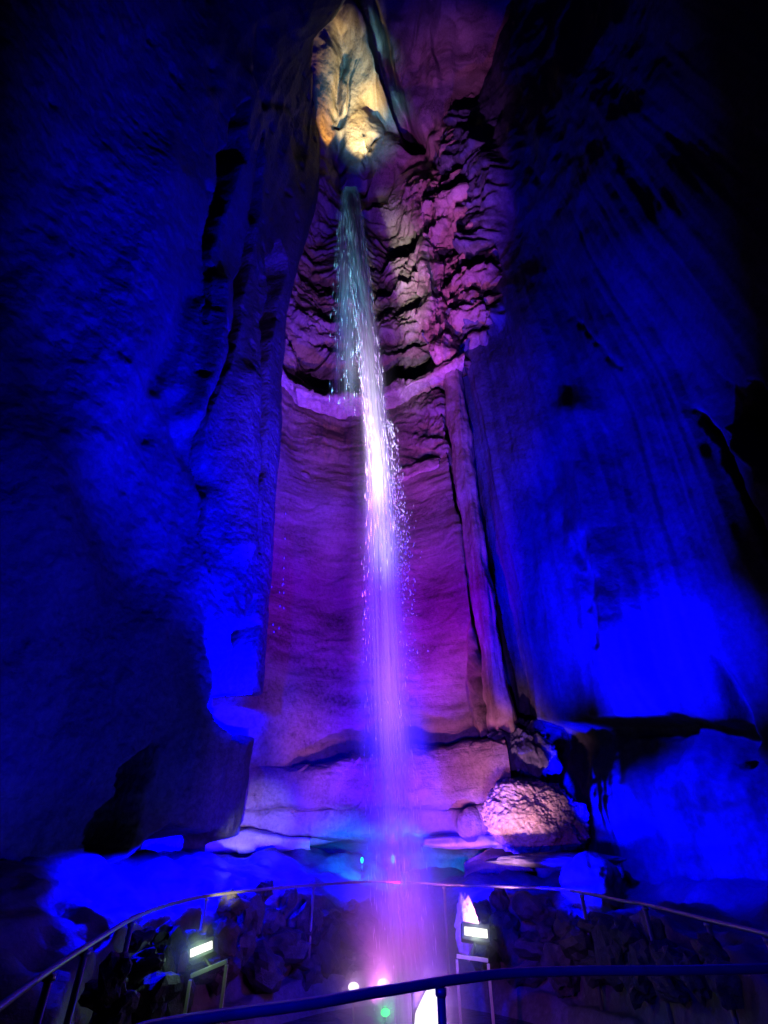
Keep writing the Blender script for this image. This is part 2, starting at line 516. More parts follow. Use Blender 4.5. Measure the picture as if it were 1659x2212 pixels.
# alcove lit from inside, and slot below it
alc = [(540, 1296), (536, 1330), (546, 1352), (535, 1410), (530, 1462), (541, 1500), (556, 1515), (552, 1550), (536, 1590), (520, 1608), (490, 1596), (462, 1582), (432, 1556), (425, 1528), (440, 1480), (466, 1415), (470, 1380), (490, 1352), (522, 1330)]
jy = 6 * fbm(P, .9, 2, 58.0)
ALC = region(px + jy, py + jy, alc, 9)
D -= 1.0 * ALC
# overhang: the wall stops short of the bank
ex = [-200, 0, 60, 72, 110, 180, 230, 290, 330, 345, 380, 432, 452, 490, 520, 700]
ey = [2330, 2150, 2085, 1962, 1925, 1890, 1852, 1828, 1794, 1776, 1792, 1790, 1776, 1806, 1815, 1815]
und = sstep(0, 26, py + 2.2 * jy - np.interp(px, ex, ey))
und *= sstep(3.0, 5.0, Y)
D -= 1.5 * und * np.where(Y > 9.6, .35, 1)
P = P + N * D[..., None]
LP = P
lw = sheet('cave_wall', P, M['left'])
tag(lw, 'dark blue overhanging cave wall with black vertical crevices and one bright alcove', 'cave wall')

zs = np.concatenate([np.linspace(-1, 8, 300)[:-1], np.linspace(8, 24, 300)[:-1], np.linspace(24, 39, 170)])
P, s = side_wall([(1.6, 12.6), (2.35, 12.0), (2.75, 11.5), (3.2, 10.7), (4.1, 9.3), (5.1, 7.6), (6.1, 5.2), (6.8, 2), (7.1, -2), (7.2, -7)], zs, 640)
Y, Z = P[..., 1], P[..., 2]
k = sstep(26, 39, Z)
P[..., 0] += k * (1.5 * sstep(0, 8, Y) - 1.0)
N = normals(P)
if N[300, 300, 0] > 0: N = -N
px, py = project(P)
S3 = np.stack([np.broadcast_to(s[:, None], Z.shape), np.zeros_like(Z), Z], -1)
S3w = S3 + .25 * fbm(P, (.4, .4, .12), 2, 60.0)[..., None] * np.array([1, 0, 0])
fl = sstep(20, 13, Z)
D = .6 * fbm(P, (.2, .2, .09), 3, 61.0) + .10 * fbm(P, (.8, .8, .35), 4, 62.0)
D += fl * (.19 * ridged(S3w, (1.1, 1, .03), 3, 63.0) + .07 * ridged(S3w, (4.0, 1, .06), 2, 64.0)) * sstep(2100, 1300, px)
D += (1 - fl) * (.12 * ridged(P, (.9, .9, .5), 4, 65.0))
D *= sstep(12.6, 11.2, Y) * .8 + .2
jx = 8 * fbm(P, 1.2, 3, 66.0)
jy = 8 * fbm(P, 1.6, 3, 67.0)
f1, f2, cid = worley(P + .25 * fbm(P, .6, 2, 68.0)[..., None], (1.0, 1.0, .75), 2)
rough_up = region(px + jx, py + jy, [(915, 200), (1000, 120), (1060, 290), (1118, 370), (1112, 440), (1090, 520), (1058, 600), (1090, 680), (1075, 740), (1000, 800), (950, 760), (915, 520)], 30)
D += rough_up * (.12 * (cid - .5) + .05 * np.minimum(f2 - f1, .2) / .2 + .48 * layers(.62 * Z + .75 * S3[..., 0] + .3 * fbm(P, .5, 3, 76.0), .5, 9, .3) + .25 * layers(.62 * Z + .75 * S3[..., 0] + .3 * fbm(P, .7, 3, 77.0), .17, 4, .4) + .10 * ridged(P, (1.2, 1.2, .9), 3, 69.0))
D += .5 * region(px + jx * .4, py + jy * .4, [(1000, 200), (1040, 290), (1098, 345), (1118, 385), (1112, 440), (1092, 520), (1062, 590), (1020, 560), (985, 470), (970, 330), (975, 240)], 24)
D -= .9 * region(px + jx, py + jy, [(935, 545), (990, 530), (1050, 600), (1075, 620), (1050, 670), (985, 690), (950, 650)], 20)
for poly, w, a in [([(965, 770), (1010, 705), (1060, 680), (1090, 690)], 14, .55), ([(1000, 720), (975, 800)], 16, .4),
                   ([(940, 560), (945, 640), (960, 720), (975, 800)], 11, .55), ([(905, 390), (925, 500), (945, 580)], 10, .4)]:
    d = seg_dist(px + jx * 1.5, py + jy * 1.5, poly)
    D += a * np.exp(-(d / w) ** 2)
for poly, w, a in [([(1470, 860), (1500, 900), (1530, 945), (1570, 1020), (1610, 1100), (1665, 1190)], 8, -1.2), ([(1500, 770), (1580, 850)], 5, -.12),
                   ([(1262, 1130), (1300, 1290), (1325, 1390)], 14, -.14), ([(1200, 640), (1280, 730), (1330, 790)], 7, -.08),
                   ([(1130, 330), (1180, 400)], 12, -.12), ([(1075, 190), (1085, 260), (1070, 330)], 10, -.15)]:
    d = seg_dist(px + jx * 1.3, py + jy, poly) * (1 + .5 * fbm(P, 1.7, 2, 75.0))
    t_in = sstep(poly[0][1], poly[0][1] + 90, py)
    D += a * t_in * np.exp(-(d / w) ** (4 if a < -.8 else 2))
D -= .35 * region(px + jx, py + jy, [(1548, 1418), (1590, 1470), (1625, 1530), (1650, 1600), (1640, 1625), (1600, 1590), (1580, 1510)], 22)
D += .35 * np.exp(-(seg_dist(px, py, [(1250, 900), (1275, 1150), (1330, 1350), (1400, 1480)]) / 45) ** 2)
# black hollow high on the near side, with ragged drapery under it
D -= 2.0 * region(px + 2 * jx, py + 2 * jy, [(1600, 812), (1625, 815), (1660, 880), (1720, 960), (1720, 1090), (1650, 1010), (1625, 975), (1600, 935), (1580, 900), (1595, 850)], 10)
D += .35 * region(px + 3 * jx, py + 1.5 * jy, [(1580, 900), (1605, 950), (1640, 1015), (1660, 1040), (1640, 1060), (1600, 1000), (1570, 930)], 12)
# flowstone sheet ends above an undercut
ex = [900, 1080, 1110, 1190, 1225, 1260, 1330, 1400, 1480, 1560, 1605, 1640, 1720, 1900]
ey = [1590, 1590, 1568, 1562, 1572, 1566, 1548, 1553, 1545, 1556, 1565, 1620, 1700, 1880]
e = np.interp(px, ex, ey)
q = py + 1.6 * jy + 5 * ridged(S3, (3, 1, .2), 2, 70.0) - e
D -= .85 * sstep(-2, 12, q) * (1 - .55 * sstep(30, 150, q)) * sstep(2, 4.5, Y)
D -= .25 * region(px + jx, py + jy, [(1340, 1556), (1470, 1552), (1475, 1584), (1420, 1592), (1345, 1586)], 8)
D -= .5 * region(px, py, [(1572, 1642), (1590, 1640), (1592, 1656), (1574, 1658)], 6)
lowm = sstep(0, 30, q)
D += lowm * .16 * fbm(P, 1.3, 4, 71.0) * sstep(420, 100, q)
P = P + N * D[..., None]
RP = P
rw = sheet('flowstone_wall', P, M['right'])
tag(rw, 'bright blue fluted flowstone wall that ends in a ragged hem above an undercut', 'cave wall')

# ------------------------------------------------------------------ floor, bank, pool
PC, PR = np.array([.3, 6.3]), np.array([2.5, 3.45])
ang = np.linspace(0, 2 * np.pi, 361)[:-1]
rr = np.concatenate([np.linspace(.02, 1.6, 120), np.linspace(1.62, 5.2, 70)])
A, R = np.meshgrid(ang, rr, indexing='ij')
P = np.zeros(A.shape + (3,))
P[..., 0] = PC[0] + PR[0] * R * np.cos(A)
P[..., 1] = PC[1] + PR[1] * R * np.sin(A)
n = fbm(P, (.9, .9, .9), 4, 80.0)
n2 = fbm(P, (2.5, 2.5, 2.5), 3, 81.0)
far = sstep(2.8, 5.6, P[..., 1])
z = -.75 * sstep(.97, .84, R)
lft = sstep(.2, -1.6, P[..., 0])
z = z + far * ((.78 + .1 * lft) * sstep(1.02, 1.13, R + .03 * n) + (.30 + .22 * lft) * sstep(1.1, 1.75, R))
z = z + n * (.05 + .15 * far * sstep(1.0, 1.2, R)) + n2 * (.015 + .04 * far)
P[..., 2] = z
FP = P
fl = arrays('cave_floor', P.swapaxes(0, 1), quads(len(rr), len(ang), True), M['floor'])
tag(fl, kind='structure')

m, nt, Nn, L = newmat('dark_pool_water')
out = Nn.new('ShaderNodeOutputMaterial')
b = Nn.new('ShaderNodeBsdfPrincipled')
b.inputs['Base Color'].default_value = (.02, .03, .035, 1)
b.inputs['Roughness'].default_value = .12
tc = Nn.new('ShaderNodeTexCoord')
nn = Nn.new('ShaderNodeTexNoise')
nn.inputs['Scale'].default_value = 5
nn.inputs['Detail'].default_value = 5
bp = Nn.new('ShaderNodeBump')
bp.inputs['Strength'].default_value = .6
bp.inputs['Distance'].default_value = .12
L.new(tc.outputs['Object'], nn.inputs['Vector'])
L.new(nn.outputs['Fac'], bp.inputs['Height'])
L.new(bp.outputs[0], b.inputs['Normal'])
L.new(b.outputs[0], out.inputs[0])
bm = bmesh.new()
vs = [bm.verts.new((PC[0] + PR[0] * .95 * math.cos(a), PC[1] + PR[1] * .95 * math.sin(a), -.3)) for a in np.linspace(0, 2 * np.pi, 97)[:-1]]
bm.faces.new(vs)
tag(from_bm('water', bm, m), kind='structure')

# ------------------------------------------------------------------ ledges across the rear wall
def ledge(name, x0, x1, zt, zb, depth, amp, mat, label, seed, nx=260, na=64, cat='rock ledge'):
    x = np.linspace(x0, x1, nx)
    a = np.linspace(0, 2 * np.pi, na + 1)[:-1]
    c, s_ = np.cos(a), np.sin(a)
    e = .45
    sx = np.sign(c) * np.abs(c) ** e
    sz = np.sign(s_) * np.abs(s_) ** e
    T = np.array([zt(v) for v in x])
    B = np.array([zb(v) for v in x])
    Dp = np.array([depth(v) for v in x])
    P = np.zeros((nx, na, 3))
    P[..., 0] = x[:, None]
    P[..., 1] = y_back(x)[:, None] + .1 - sx[None, :] * (Dp[:, None] + .1)
    P[..., 2] = (.5 * (T + B))[:, None] + sz[None, :] * (.5 * (T - B))[:, None]
    N = np.zeros_like(P)
    N[..., 1] = -c[None, :]
    N[..., 2] = s_[None, :]
    d = amp * (fbm(P, (1.1, 1.1, 1.4), 4, seed) + .5 * ridged(P, (.8, .8, 3.5), 3, seed + 3))
    f1, f2, cid = worley(P, (1.3, 1.3, 1.6), int(seed))
    d += amp * .8 * (cid - .5)
    P = P + N * d[..., None]
    V = P.reshape(-1, 3)
    F = quads(nx, na, True)
    o = arrays(name, V, F, mat)
    return tag(o, label, cat)
def zrow(pts, Yf=None):
    pr = [at(p[0], p[1], 11.6) for p in pts]
    out = []
    for p in pts:
        Yv = 11.6
        for _ in range(6):
            w = at(p[0], p[1], Yv)
            Yv = float(y_back(w[0])) - .35
        out.append(at(p[0], p[1], Yv))
    out.sort(key=lambda v: v[0])
    xx = [v[0] for v in out]
    zz = [v[2] for v in out]
    return lambda v: float(np.interp(v, xx, zz))
ledge('rock_ledge', -3.72, 2.5, zrow([(605, 796), (640, 830), (680, 848), (740, 856), (800, 850), (850, 836), (900, 815), (950, 795), (975, 782)]),
      zrow([(605, 812), (640, 843), (680, 861), (740, 870), (800, 865), (850, 850), (900, 829), (950, 807), (975, 793)]), lambda v: .42, .17, M['rib'],
      'pink curved rock ledge sagging behind the middle of the waterfall', 100.0)
ledge('rock_ledge', -3.72, 1.72, zrow([(590, 1000), (640, 1006), (700, 1016), (780, 1018), (850, 1010), (900, 990), (960, 968)]),
      zrow([(590, 1012), (640, 1026), (700, 1036), (780, 1032), (850, 1026), (900, 1010), (960, 985)]), lambda v: .12 - .1 * float(sstep(1.2, 1.7, v)), .15, M['back'],
      'thin broken rock ledge under the pink curved ledge, above the smooth purple wall', 110.0)
top = zrow([(480, 1648), (520, 1650), (560, 1660), (620, 1660), (700, 1648), (760, 1628), (850, 1618), (920, 1612), (1000, 1600), (1065, 1592)])
bot = zrow([(480, 1752), (560, 1756), (640, 1752), (760, 1748), (860, 1742), (930, 1750), (1000, 1752), (1065, 1730)])
ledge('rock_plinth', -3.72, 2.28, top, bot, lambda v: .55 + .08 * math.sin(v * 3), .075, M['ledge'],
      'broad pale rock step across the foot of the purple wall', 120.0, nx=360, na=110)
top2 = zrow([(470, 1745), (640, 1745), (860, 1735), (1000, 1745), (1065, 1725)])
bot2 = zrow([(470, 1800), (560, 1806), (640, 1812), (760, 1815), (930, 1812), (1065, 1806)])
ledge('rock_plinth', -3.72, 2.2, top2, bot2, lambda v: .36 + .16 * float(sstep(1.1, 1.6, v)) + .1 * float(sstep(-3.0, -3.3, v)), .06, M['ledge'],
      'recessed darker rock course just below the pale step', 130.0, nx=300, na=80)
ledge('rock_ledge', -3.72, -1.45, zrow([(440, 1800), (470, 1795), (500, 1790), (560, 1800), (630, 1810), (700, 1816)]), zrow([(440, 1850), (500, 1838), (560, 1838), (630, 1836), (700, 1826)]),
      lambda v: .72 - .3 * float(sstep(-2.3, -1.5, v)), .05, M['white'], 'pale yellow rock lip at the left end of the stepped foot of the wall', 140.0, nx=140, na=60)
ledge('rock_ledge', .75, 2.5, zrow([(900, 1812), (940, 1806), (1000, 1802), (1065, 1796)]), zrow([(900, 1824), (940, 1830), (1000, 1834), (1065, 1832)]),
      lambda v: .65, .04, M['white'], 'pale pink rock lip below the stepped wall, beside the knobbly boulder', 150.0, nx=120, na=60)

# ------------------------------------------------------------------ ribs
def column(name, rows, mat, label, seed, depth=.9, amp=.06, na=72, nz=420, cat='rock rib', Y0=10.9):
    py = np.linspace(rows[0][0], rows[-1][0], nz)
    l = np.interp(py, [r[0] for r in rows], [r[1] for r in rows])
    r = np.interp(py, [r_[0] for r_ in rows], [r_[2] for r_ in rows])
    Yv = np.interp(py, [r_[0] for r_ in rows], [r_[3] for r_ in rows])
    a = np.linspace(0, 2 * np.pi, na + 1)[:-1]
    P = np.zeros((nz, na, 3))
    for i in range(nz):
        pl, pr_ = at(l[i], py[i], Yv[i]), at(r[i], py[i], Yv[i])
        c, w = .5 * (pl + pr_), .5 * (pr_[0] - pl[0])
        P[i, :, 0] = c[0] + w * np.cos(a)
        P[i, :, 1] = c[1] + .35 * depth - depth * .5 * np.sin(a)
        P[i, :, 2] = c[2]
    N = np.zeros_like(P)
    N[..., 0] = np.cos(a)[None, :]
    N[..., 1] = -np.sin(a)[None, :]
    d = amp * (ridged(P, (3.5, 3.5, .25), 3, seed) + .8 * fbm(P, (1.5, 1.5, .8), 4, seed + 1))
    P = P + N * d[..., None]
    o = arrays(name, P, quads(nz, na, True), mat)
    return tag(o, label, cat)
column('rock_rib', [(740, 945, 985, 10.5), (800, 962, 996, 10.5), (900, 974, 1010, 10.5), (1000, 988, 1026, 10.5), (1200, 1015, 1050, 10.5), (1400, 1047, 1084, 10.5), (1480, 1056, 1096, 10.5), (1550, 1068, 1112, 10.5), (1640, 1080, 1125, 10.4)],
       M['rib'], 'tall thin mauve flowstone rib between the purple wall and the blue fluted wall', 160.0, depth=.8, amp=.10)
column('rock_rib', [(390, 893, 908, 11.0), (480, 905, 926, 10.9), (560, 915, 945, 10.75), (640, 912, 955, 10.6), (740, 938, 982, 10.5), (800, 960, 1000, 10.45)],
       M['rib'], 'rough pink rock rib slanting down above the thin mauve rib', 170.0, depth=.5, amp=.30)

# ------------------------------------------------------------------ loose rocks
def stone(name, loc, size, seed, mat, label, cat, group=None, sub=4, rough=.22, facets=True, rot=None, pop=0.0):
    bm = bmesh.new()
    bmesh.ops.create_icosphere(bm, subdivisions=sub, radius=1.0)
    V = np.array([v.co[:] for v in bm.verts])
    P = V.copy()
    d = rough * fbm(P, 1.1, 4, seed)
    if facets:
        f1, f2, cid = worley(P, 1.2, int(seed * 3) % 50)
        d = d + rough * 1.1 * (cid - .5) * np.minimum((f2 - f1) * 5, 1)
    if pop > 0:
        f1, f2, cid = worley(P, 11, 3)
        d = d + pop * (np.clip(.75 - f1, 0, 1)) * (.4 + cid)
        f1, f2, cid = worley(P, 24, 5)
        d = d + .5 * pop * np.clip(.7 - f1, 0, 1)
    P = P * (1 + d[:, None]) * np.array(size)
    if rot is not None:
        P = P @ np.array(Matrix.Rotation(rot, 3, 'Z')).T
    for v, p in zip(bm.verts, P): v.co = p
    o = from_bm(name, bm, mat, None, True)
    o.location = loc
    return tag(o, label, cat, group)
c = at(1150, 1768, 10.0)
stone('boulder', c, (.84, .62, .60), 3.2, M['pop'], 'large pale knobbly boulder glittering beside the stepped foot of the purple wall', 'boulder', sub=7, rough=.22, facets=False, pop=.075)
c = at(1020, 1782, 10.55)
stone('rock', c, (.28, .2, .3), 5.5, M['ledge'], 'smooth pink rounded rock tucked against the knobbly boulder', 'rock', sub=4, rough=.12, facets=False)
c = at(1135, 1620, 10.5)
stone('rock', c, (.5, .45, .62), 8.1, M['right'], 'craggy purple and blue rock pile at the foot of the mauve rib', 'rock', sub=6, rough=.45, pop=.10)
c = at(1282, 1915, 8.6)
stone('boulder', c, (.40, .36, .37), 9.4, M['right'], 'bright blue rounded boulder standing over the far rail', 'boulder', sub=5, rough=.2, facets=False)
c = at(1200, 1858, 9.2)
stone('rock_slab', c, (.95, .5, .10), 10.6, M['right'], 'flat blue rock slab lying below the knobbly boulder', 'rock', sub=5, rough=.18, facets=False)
# white splinter beside the right-hand floodlight
bm = bmesh.new()
bmesh.ops.create_icosphere(bm, subdivisions=5, radius=1.0)
V = np.array([v.co[:] for v in bm.verts])
d = .3 * fbm(V, 1.6, 4, 44.0)
f1, f2, cid = worley(V, (2.2, 2.2, 1.4), 7)
d += .35 * (cid - .5)
taper = .55 + .45 * np.clip(-V[:, 2], -1, 1)
Q = V * (1 + d[:, None])
Q[:, 0] *= .17 * (taper + .25)
Q[:, 1] *= .15 * (taper + .25)
Q[:, 2] *= .27
for v, p in zip(bm.verts, Q): v.co = p
o = from_bm('rock_spire', bm, M['white'], None, True)
o.location = at(1006, 1990, 8.0)
tag(o, 'small white jagged rock spire behind the right floodlight', 'rock')

# rubble on the bank under and behind the far rail
rub = []
for i in range(5):
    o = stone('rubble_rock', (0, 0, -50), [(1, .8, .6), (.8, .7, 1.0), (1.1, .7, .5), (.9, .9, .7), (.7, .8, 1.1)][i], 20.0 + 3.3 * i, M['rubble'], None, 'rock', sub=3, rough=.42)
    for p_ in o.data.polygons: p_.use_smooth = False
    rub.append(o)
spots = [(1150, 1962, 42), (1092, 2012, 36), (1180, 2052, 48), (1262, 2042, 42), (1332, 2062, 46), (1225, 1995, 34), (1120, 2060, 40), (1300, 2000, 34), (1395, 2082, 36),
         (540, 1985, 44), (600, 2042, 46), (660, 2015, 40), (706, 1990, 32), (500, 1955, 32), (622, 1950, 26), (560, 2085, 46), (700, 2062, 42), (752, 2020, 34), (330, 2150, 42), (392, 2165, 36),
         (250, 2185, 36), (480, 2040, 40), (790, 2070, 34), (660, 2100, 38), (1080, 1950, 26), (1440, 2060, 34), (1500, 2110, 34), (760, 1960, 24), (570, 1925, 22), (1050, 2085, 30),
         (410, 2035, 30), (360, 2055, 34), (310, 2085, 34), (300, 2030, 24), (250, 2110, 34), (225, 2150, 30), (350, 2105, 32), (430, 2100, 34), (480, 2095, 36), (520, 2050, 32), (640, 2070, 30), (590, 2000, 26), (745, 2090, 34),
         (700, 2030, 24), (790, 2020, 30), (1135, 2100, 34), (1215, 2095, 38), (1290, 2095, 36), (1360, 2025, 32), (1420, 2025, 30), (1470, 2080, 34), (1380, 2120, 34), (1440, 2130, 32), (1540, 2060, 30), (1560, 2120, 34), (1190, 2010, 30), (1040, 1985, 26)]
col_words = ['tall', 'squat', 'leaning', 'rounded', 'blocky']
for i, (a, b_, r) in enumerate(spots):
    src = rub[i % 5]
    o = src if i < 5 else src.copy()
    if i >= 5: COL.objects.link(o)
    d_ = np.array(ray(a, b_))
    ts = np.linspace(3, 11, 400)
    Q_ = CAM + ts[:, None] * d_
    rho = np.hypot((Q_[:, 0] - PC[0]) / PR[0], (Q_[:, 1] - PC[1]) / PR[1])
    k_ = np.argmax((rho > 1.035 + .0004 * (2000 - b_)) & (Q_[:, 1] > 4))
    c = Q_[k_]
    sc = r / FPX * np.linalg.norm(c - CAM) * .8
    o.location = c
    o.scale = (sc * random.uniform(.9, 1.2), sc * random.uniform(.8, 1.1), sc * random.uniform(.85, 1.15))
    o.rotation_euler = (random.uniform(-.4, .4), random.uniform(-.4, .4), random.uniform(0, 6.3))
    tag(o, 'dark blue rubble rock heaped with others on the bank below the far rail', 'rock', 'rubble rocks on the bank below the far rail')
c = at(1612, 2150, 6.0)
stone('rock', c, (.24, .2, .34), 61.0, M['ledge'], 'blue lit pointed rock beneath the rail at the far right corner', 'rock', sub=4, rough=.25)

# ------------------------------------------------------------------ railings
def smooth_path(pts, n): return spline([tuple(p) for p in pts], n)[0]
r = empty('railing', (PC[0], PC[1] + 3.4, 0), 'long far guard rail curving round the pool behind the waterfall', 'railing')
org = Vector(r.location)
rp = [(-90, 2250), (-30, 2198), (20, 2160), (60, 2130), (110, 2095), (178, 2050), (285, 1985), (360, 1956), (445, 1936), (550, 1923), (680, 1912), (830, 1904), (960, 1911), (1090, 1916), (1215, 1922), (1340, 1945), (1395, 1954), (1525, 1986), (1650, 2016), (1760, 2046)]
RZ = 1.05
path = smooth_path([np.array([-1.35, 2.45, RZ])] + [at_z(a, b_, RZ) for a, b_ in rp] + [np.array([2.78, 3.75, RZ])], 280)
bm = bmesh.new()
tube(bm, [Vector(p) - org for p in path], .0175, 12)
from_bm('top_rail', bm, M['steel'], r, True)
pxs, pys = project(path)
for a in (112, 190, 285, 445, 680, 960, 1255, 1395, 1525, 1650):
    i = int(np.argmin(abs(pxs - a)))
    p = path[i]
    w = .019 if 300 < a < 1200 else .022
    bm = bmesh.new()
    tube(bm, [Vector((p[0], p[1], RZ - .02)) - org, Vector((p[0], p[1], -.1)) - org], w, 10)
    tube(bm, [Vector((p[0], p[1], RZ - .045)) - org, Vector((p[0], p[1], RZ - .02)) - org], w * 1.5, 10)
    from_bm('post', bm, M['steel'], r, True)
r = empty('railing', (.2, 3.2, 0), 'thick near guard rail crossing the bottom of the view with one post', 'railing')
org = Vector(r.location)
np_ = [(250, 2236), (330, 2218), (468, 2195), (676, 2167), (796, 2146), (863, 2136), (947, 2122), (1030, 2110), (1108, 2102), (1264, 2097), (1472, 2096), (1659, 2092), (1800, 2085)]
path2 = smooth_path([np.array([-1.35, 2.45, RZ])] + [at_z(a, b_, RZ) for a, b_ in np_] + [np.array([2.78, 3.75, RZ])], 220)
bm = bmesh.new()
tube(bm, [Vector(p) - org for p in path2], .021, 16)
from_bm('top_rail', bm, M['steel'], r, True)
i = int(np.argmin(abs(project(path2)[0] - 953)))
p = path2[i]
bm = bmesh.new()
tube(bm, [Vector((p[0], p[1], RZ - .02)) - org, Vector((p[0], p[1], 0)) - org], .021, 12)
tube(bm, [Vector((p[0], p[1], RZ - .05)) - org, Vector((p[0], p[1], RZ - .022)) - org], .028, 12)
from_bm('post', bm, M['steel'], r, True)

# ------------------------------------------------------------------ lamps you can see
def floodlight(a, b_, Yv, wpx, label, roll, fa, fb, fw):
    c = at(a, b_, Yv)
    base = empty('floodlight', (c[0], c[1], -.35), label, 'floodlight')
    org = Vector(base.location)
    t = np.linalg.norm(c - CAM) / math.hypot(1, 1)  # not used for placing
    sc = (c[1] * CT + (c[2] - CAM[2]) * ST) / FPX
    w = wpx * sc
    rot = Matrix.Rotation(roll, 4, 'Y') @ Matrix.Rotation(math.radians(-22), 4, 'X')
    lc = Vector(c) - org
    bm = bmesh.new()
    box(bm, lc + Vector((0, .075, -.02)), (w * 1.2, .13, w * .62), rot, .012)
    for k in range(5):
        box(bm, lc + Vector(((k - 2) * w * .2, .15, -.02)), (.008, .03, w * .5), rot)
    from_bm('housing', bm, M['black'], base)
    bm = bmesh.new()
    box(bm, lc, (w, .02, w * .30), rot, .006)
    from_bm('lens', bm, M['lens_w'], base)
    fc = at(fa, fb, Yv)
    fww = fw * sc
    fl_ = Vector(fc) - org
    rot2 = Matrix.Rotation(roll, 4, 'Y')
    dx = fww * .5
    bm = bmesh.new()
    box(bm, fl_, (fww, .035, .035), rot2, .004)
    from_bm('crossbar', bm, M['frame'], base)
    for sgn in (-1, 1):
        e = rot2 @ Vector((sgn * dx, 0, 0))
        bm = bmesh.new()
        top = fl_ + e
        box(bm, Vector((top.x, top.y, (top.z - .018) * .5)), (.03, .03, top.z - .036), None, .004)
        from_bm('leg', bm, M['frame'], base)
    bm = bmesh.new()
    tube(bm, [fl_ + Vector((0, .03, .01)), lc + Vector((0, .08, -w * .25))], .014, 8)
    from_bm('bracket', bm, M['black'], base)
    return c
FL = floodlight(435, 2050, 6.4, 47, 'glaring white floodlight on a stand, tilted up, with dark rubble behind it', math.radians(-18), 452, 2092, 76)
FR = floodlight(1028, 2014, 7.4, 50, 'glaring white floodlight on a pink lit stand below the white rock spire', math.radians(6), 1020, 2070, 66)

def pool_lamp(a, b_, Yv, r, mat, label, stem=.35):
    c = at(a, b_, Yv)
    base = empty('pool_lamp', (c[0], c[1], c[2] - stem), label, 'lamp')
    bm = bmesh.new()
    bmesh.ops.create_uvsphere(bm, u_segments=20, v_segments=12, radius=r)
    bmesh.ops.scale(bm, vec=(1.15, .7, .8), verts=bm.verts)
    bmesh.ops.translate(bm, vec=(0, -.02, stem), verts=bm.verts)
    from_bm('lens', bm, mat, base, True)
    bm = bmesh.new()
    tube(bm, [(0, .03, stem), (0, r * 1.6 + .04, stem - r * .5)], [r * 1.1, r * .8], 16)
    tube(bm, [(0, r + .03, stem - r * .6), (0, r + .03, 0)], .012, 8)
    from_bm('housing', bm, M['black'], base, True)
    return c
L1 = pool_lamp(828, 2124, 7.2, .055, M['lens_w'], 'small white lamp peeping over the near rail in the middle of the spray')
L2 = pool_lamp(764, 2131, 7.2, .05, M['lens_w'], 'small white lamp almost hidden by the near rail, beside its brighter neighbour')
L3 = pool_lamp(832, 2186, 6.6, .035, M['lens_g'], 'small green lamp glowing below the near rail', .25)
# big lamp right of it, seen as a blown-out wedge
c = at(926, 2182, 5.0)
base = empty('floodlight', (c[0], c[1], -.3), 'large blinding white floodlight below the near rail, touching its post', 'floodlight')
lz = c[2] + .3
bm = bmesh.new()
prof2 = [(-.115, -.10), (-.10, -.015), (-.02, .10), (.03, .155), (.075, .15), (.10, .02), (.10, -.11), (0, -.14)]
v1 = [bm.verts.new((a, -.03, lz + b_)) for a, b_ in prof2]
v2 = [bm.verts.new((a * .96, .01, lz + b_ * .96)) for a, b_ in prof2]
bm.faces.new(v1)
bm.faces.new(v2[::-1])
for i in range(len(v1)): bm.faces.new((v1[i], v2[i], v2[(i + 1) % len(v1)], v1[(i + 1) % len(v1)]))
from_bm('lens', bm, M['lens_b'], base)
bm = bmesh.new()
box(bm, (0, .08, lz), (.24, .12, .28), None, .02)
from_bm('housing', bm, M['black'], base)
bm = bmesh.new()
box(bm, (0, .08, (lz - .16) * .5), (.05, .05, lz - .16), None, .005)
from_bm('stand', bm, M['black'], base)
LB = c
# cyan lamps under the stepped wall
def wall_lamp(a, b_, Yv, r, label):
    c = at(a, b_, Yv)
    base = empty('wall_lamp', (c[0], c[1], c[2] - .12), label, 'lamp')
    bm = bmesh.new()
    bmesh.ops.create_uvsphere(bm, u_segments=16, v_segments=10, radius=r)
    bmesh.ops.scale(bm, vec=(.8, .6, 1.3), verts=bm.verts)
    bmesh.ops.translate(bm, vec=(0, 0, .12), verts=bm.verts)
    from_bm('lens', bm, M['lens_c'], base, True)
    bm = bmesh.new()
    tube(bm, [(0, .02, .12), (0, .10, .08)], [r * .9, r * .8], 14)
    tube(bm, [(0, .08, .09), (0, .08, -.05)], .015, 8)
    from_bm('housing', bm, M['black'], base, True)
    return c
C1 = wall_lamp(782, 1858, 10.9, .035, 'small cyan lamp under the stepped wall, left of the falling water')
C2 = wall_lamp(849, 1856, 10.8, .05, 'brighter cyan lamp under the stepped wall, seen through the falling water')

# ------------------------------------------------------------------ waterfall
zt = 28.2
def water_y(py):            # distance of the falling sheet, a parabola thrown out from the mouth
    g = np.linspace(-.4, 28.3, 400)
    Yg = 10.9 - 4.1 * np.sqrt(np.clip((28.3 - g) / 28.7, 0, 1))
    _, pg = project(np.stack([np.zeros_like(g), Yg, g], -1))
    return np.interp(py, pg[::-1], Yg[::-1])
def rays(px, py, Y):
    xc, yc = (px - CX) / FPX, (CY - py) / FPX
    b_ = CT - yc * ST
    t = Y / b_
    return np.stack([xc * t, Y + 0 * t, CAM[2] + (ST + yc * CT) * t], -1)
yk = [404, 430, 500, 550, 600, 650, 700, 750, 800, 900, 1000, 1150, 1300, 1500, 1700, 1900, 2100, 2260]
Lk = [742, 738, 748, 750, 752, 757, 764, 769, 773, 780, 788, 786, 788, 792, 797, 806, 815, 822]
Rk = [772, 780, 789, 795, 802, 808, 815, 822, 829, 838, 848, 862, 868, 880, 900, 920, 945, 962]
wf = empty('waterfall', (.25, 6.8, -.3), 'tall white waterfall plunging from a dark mouth, cyan above and lavender below', 'waterfall')
worg = np.array(wf.location)
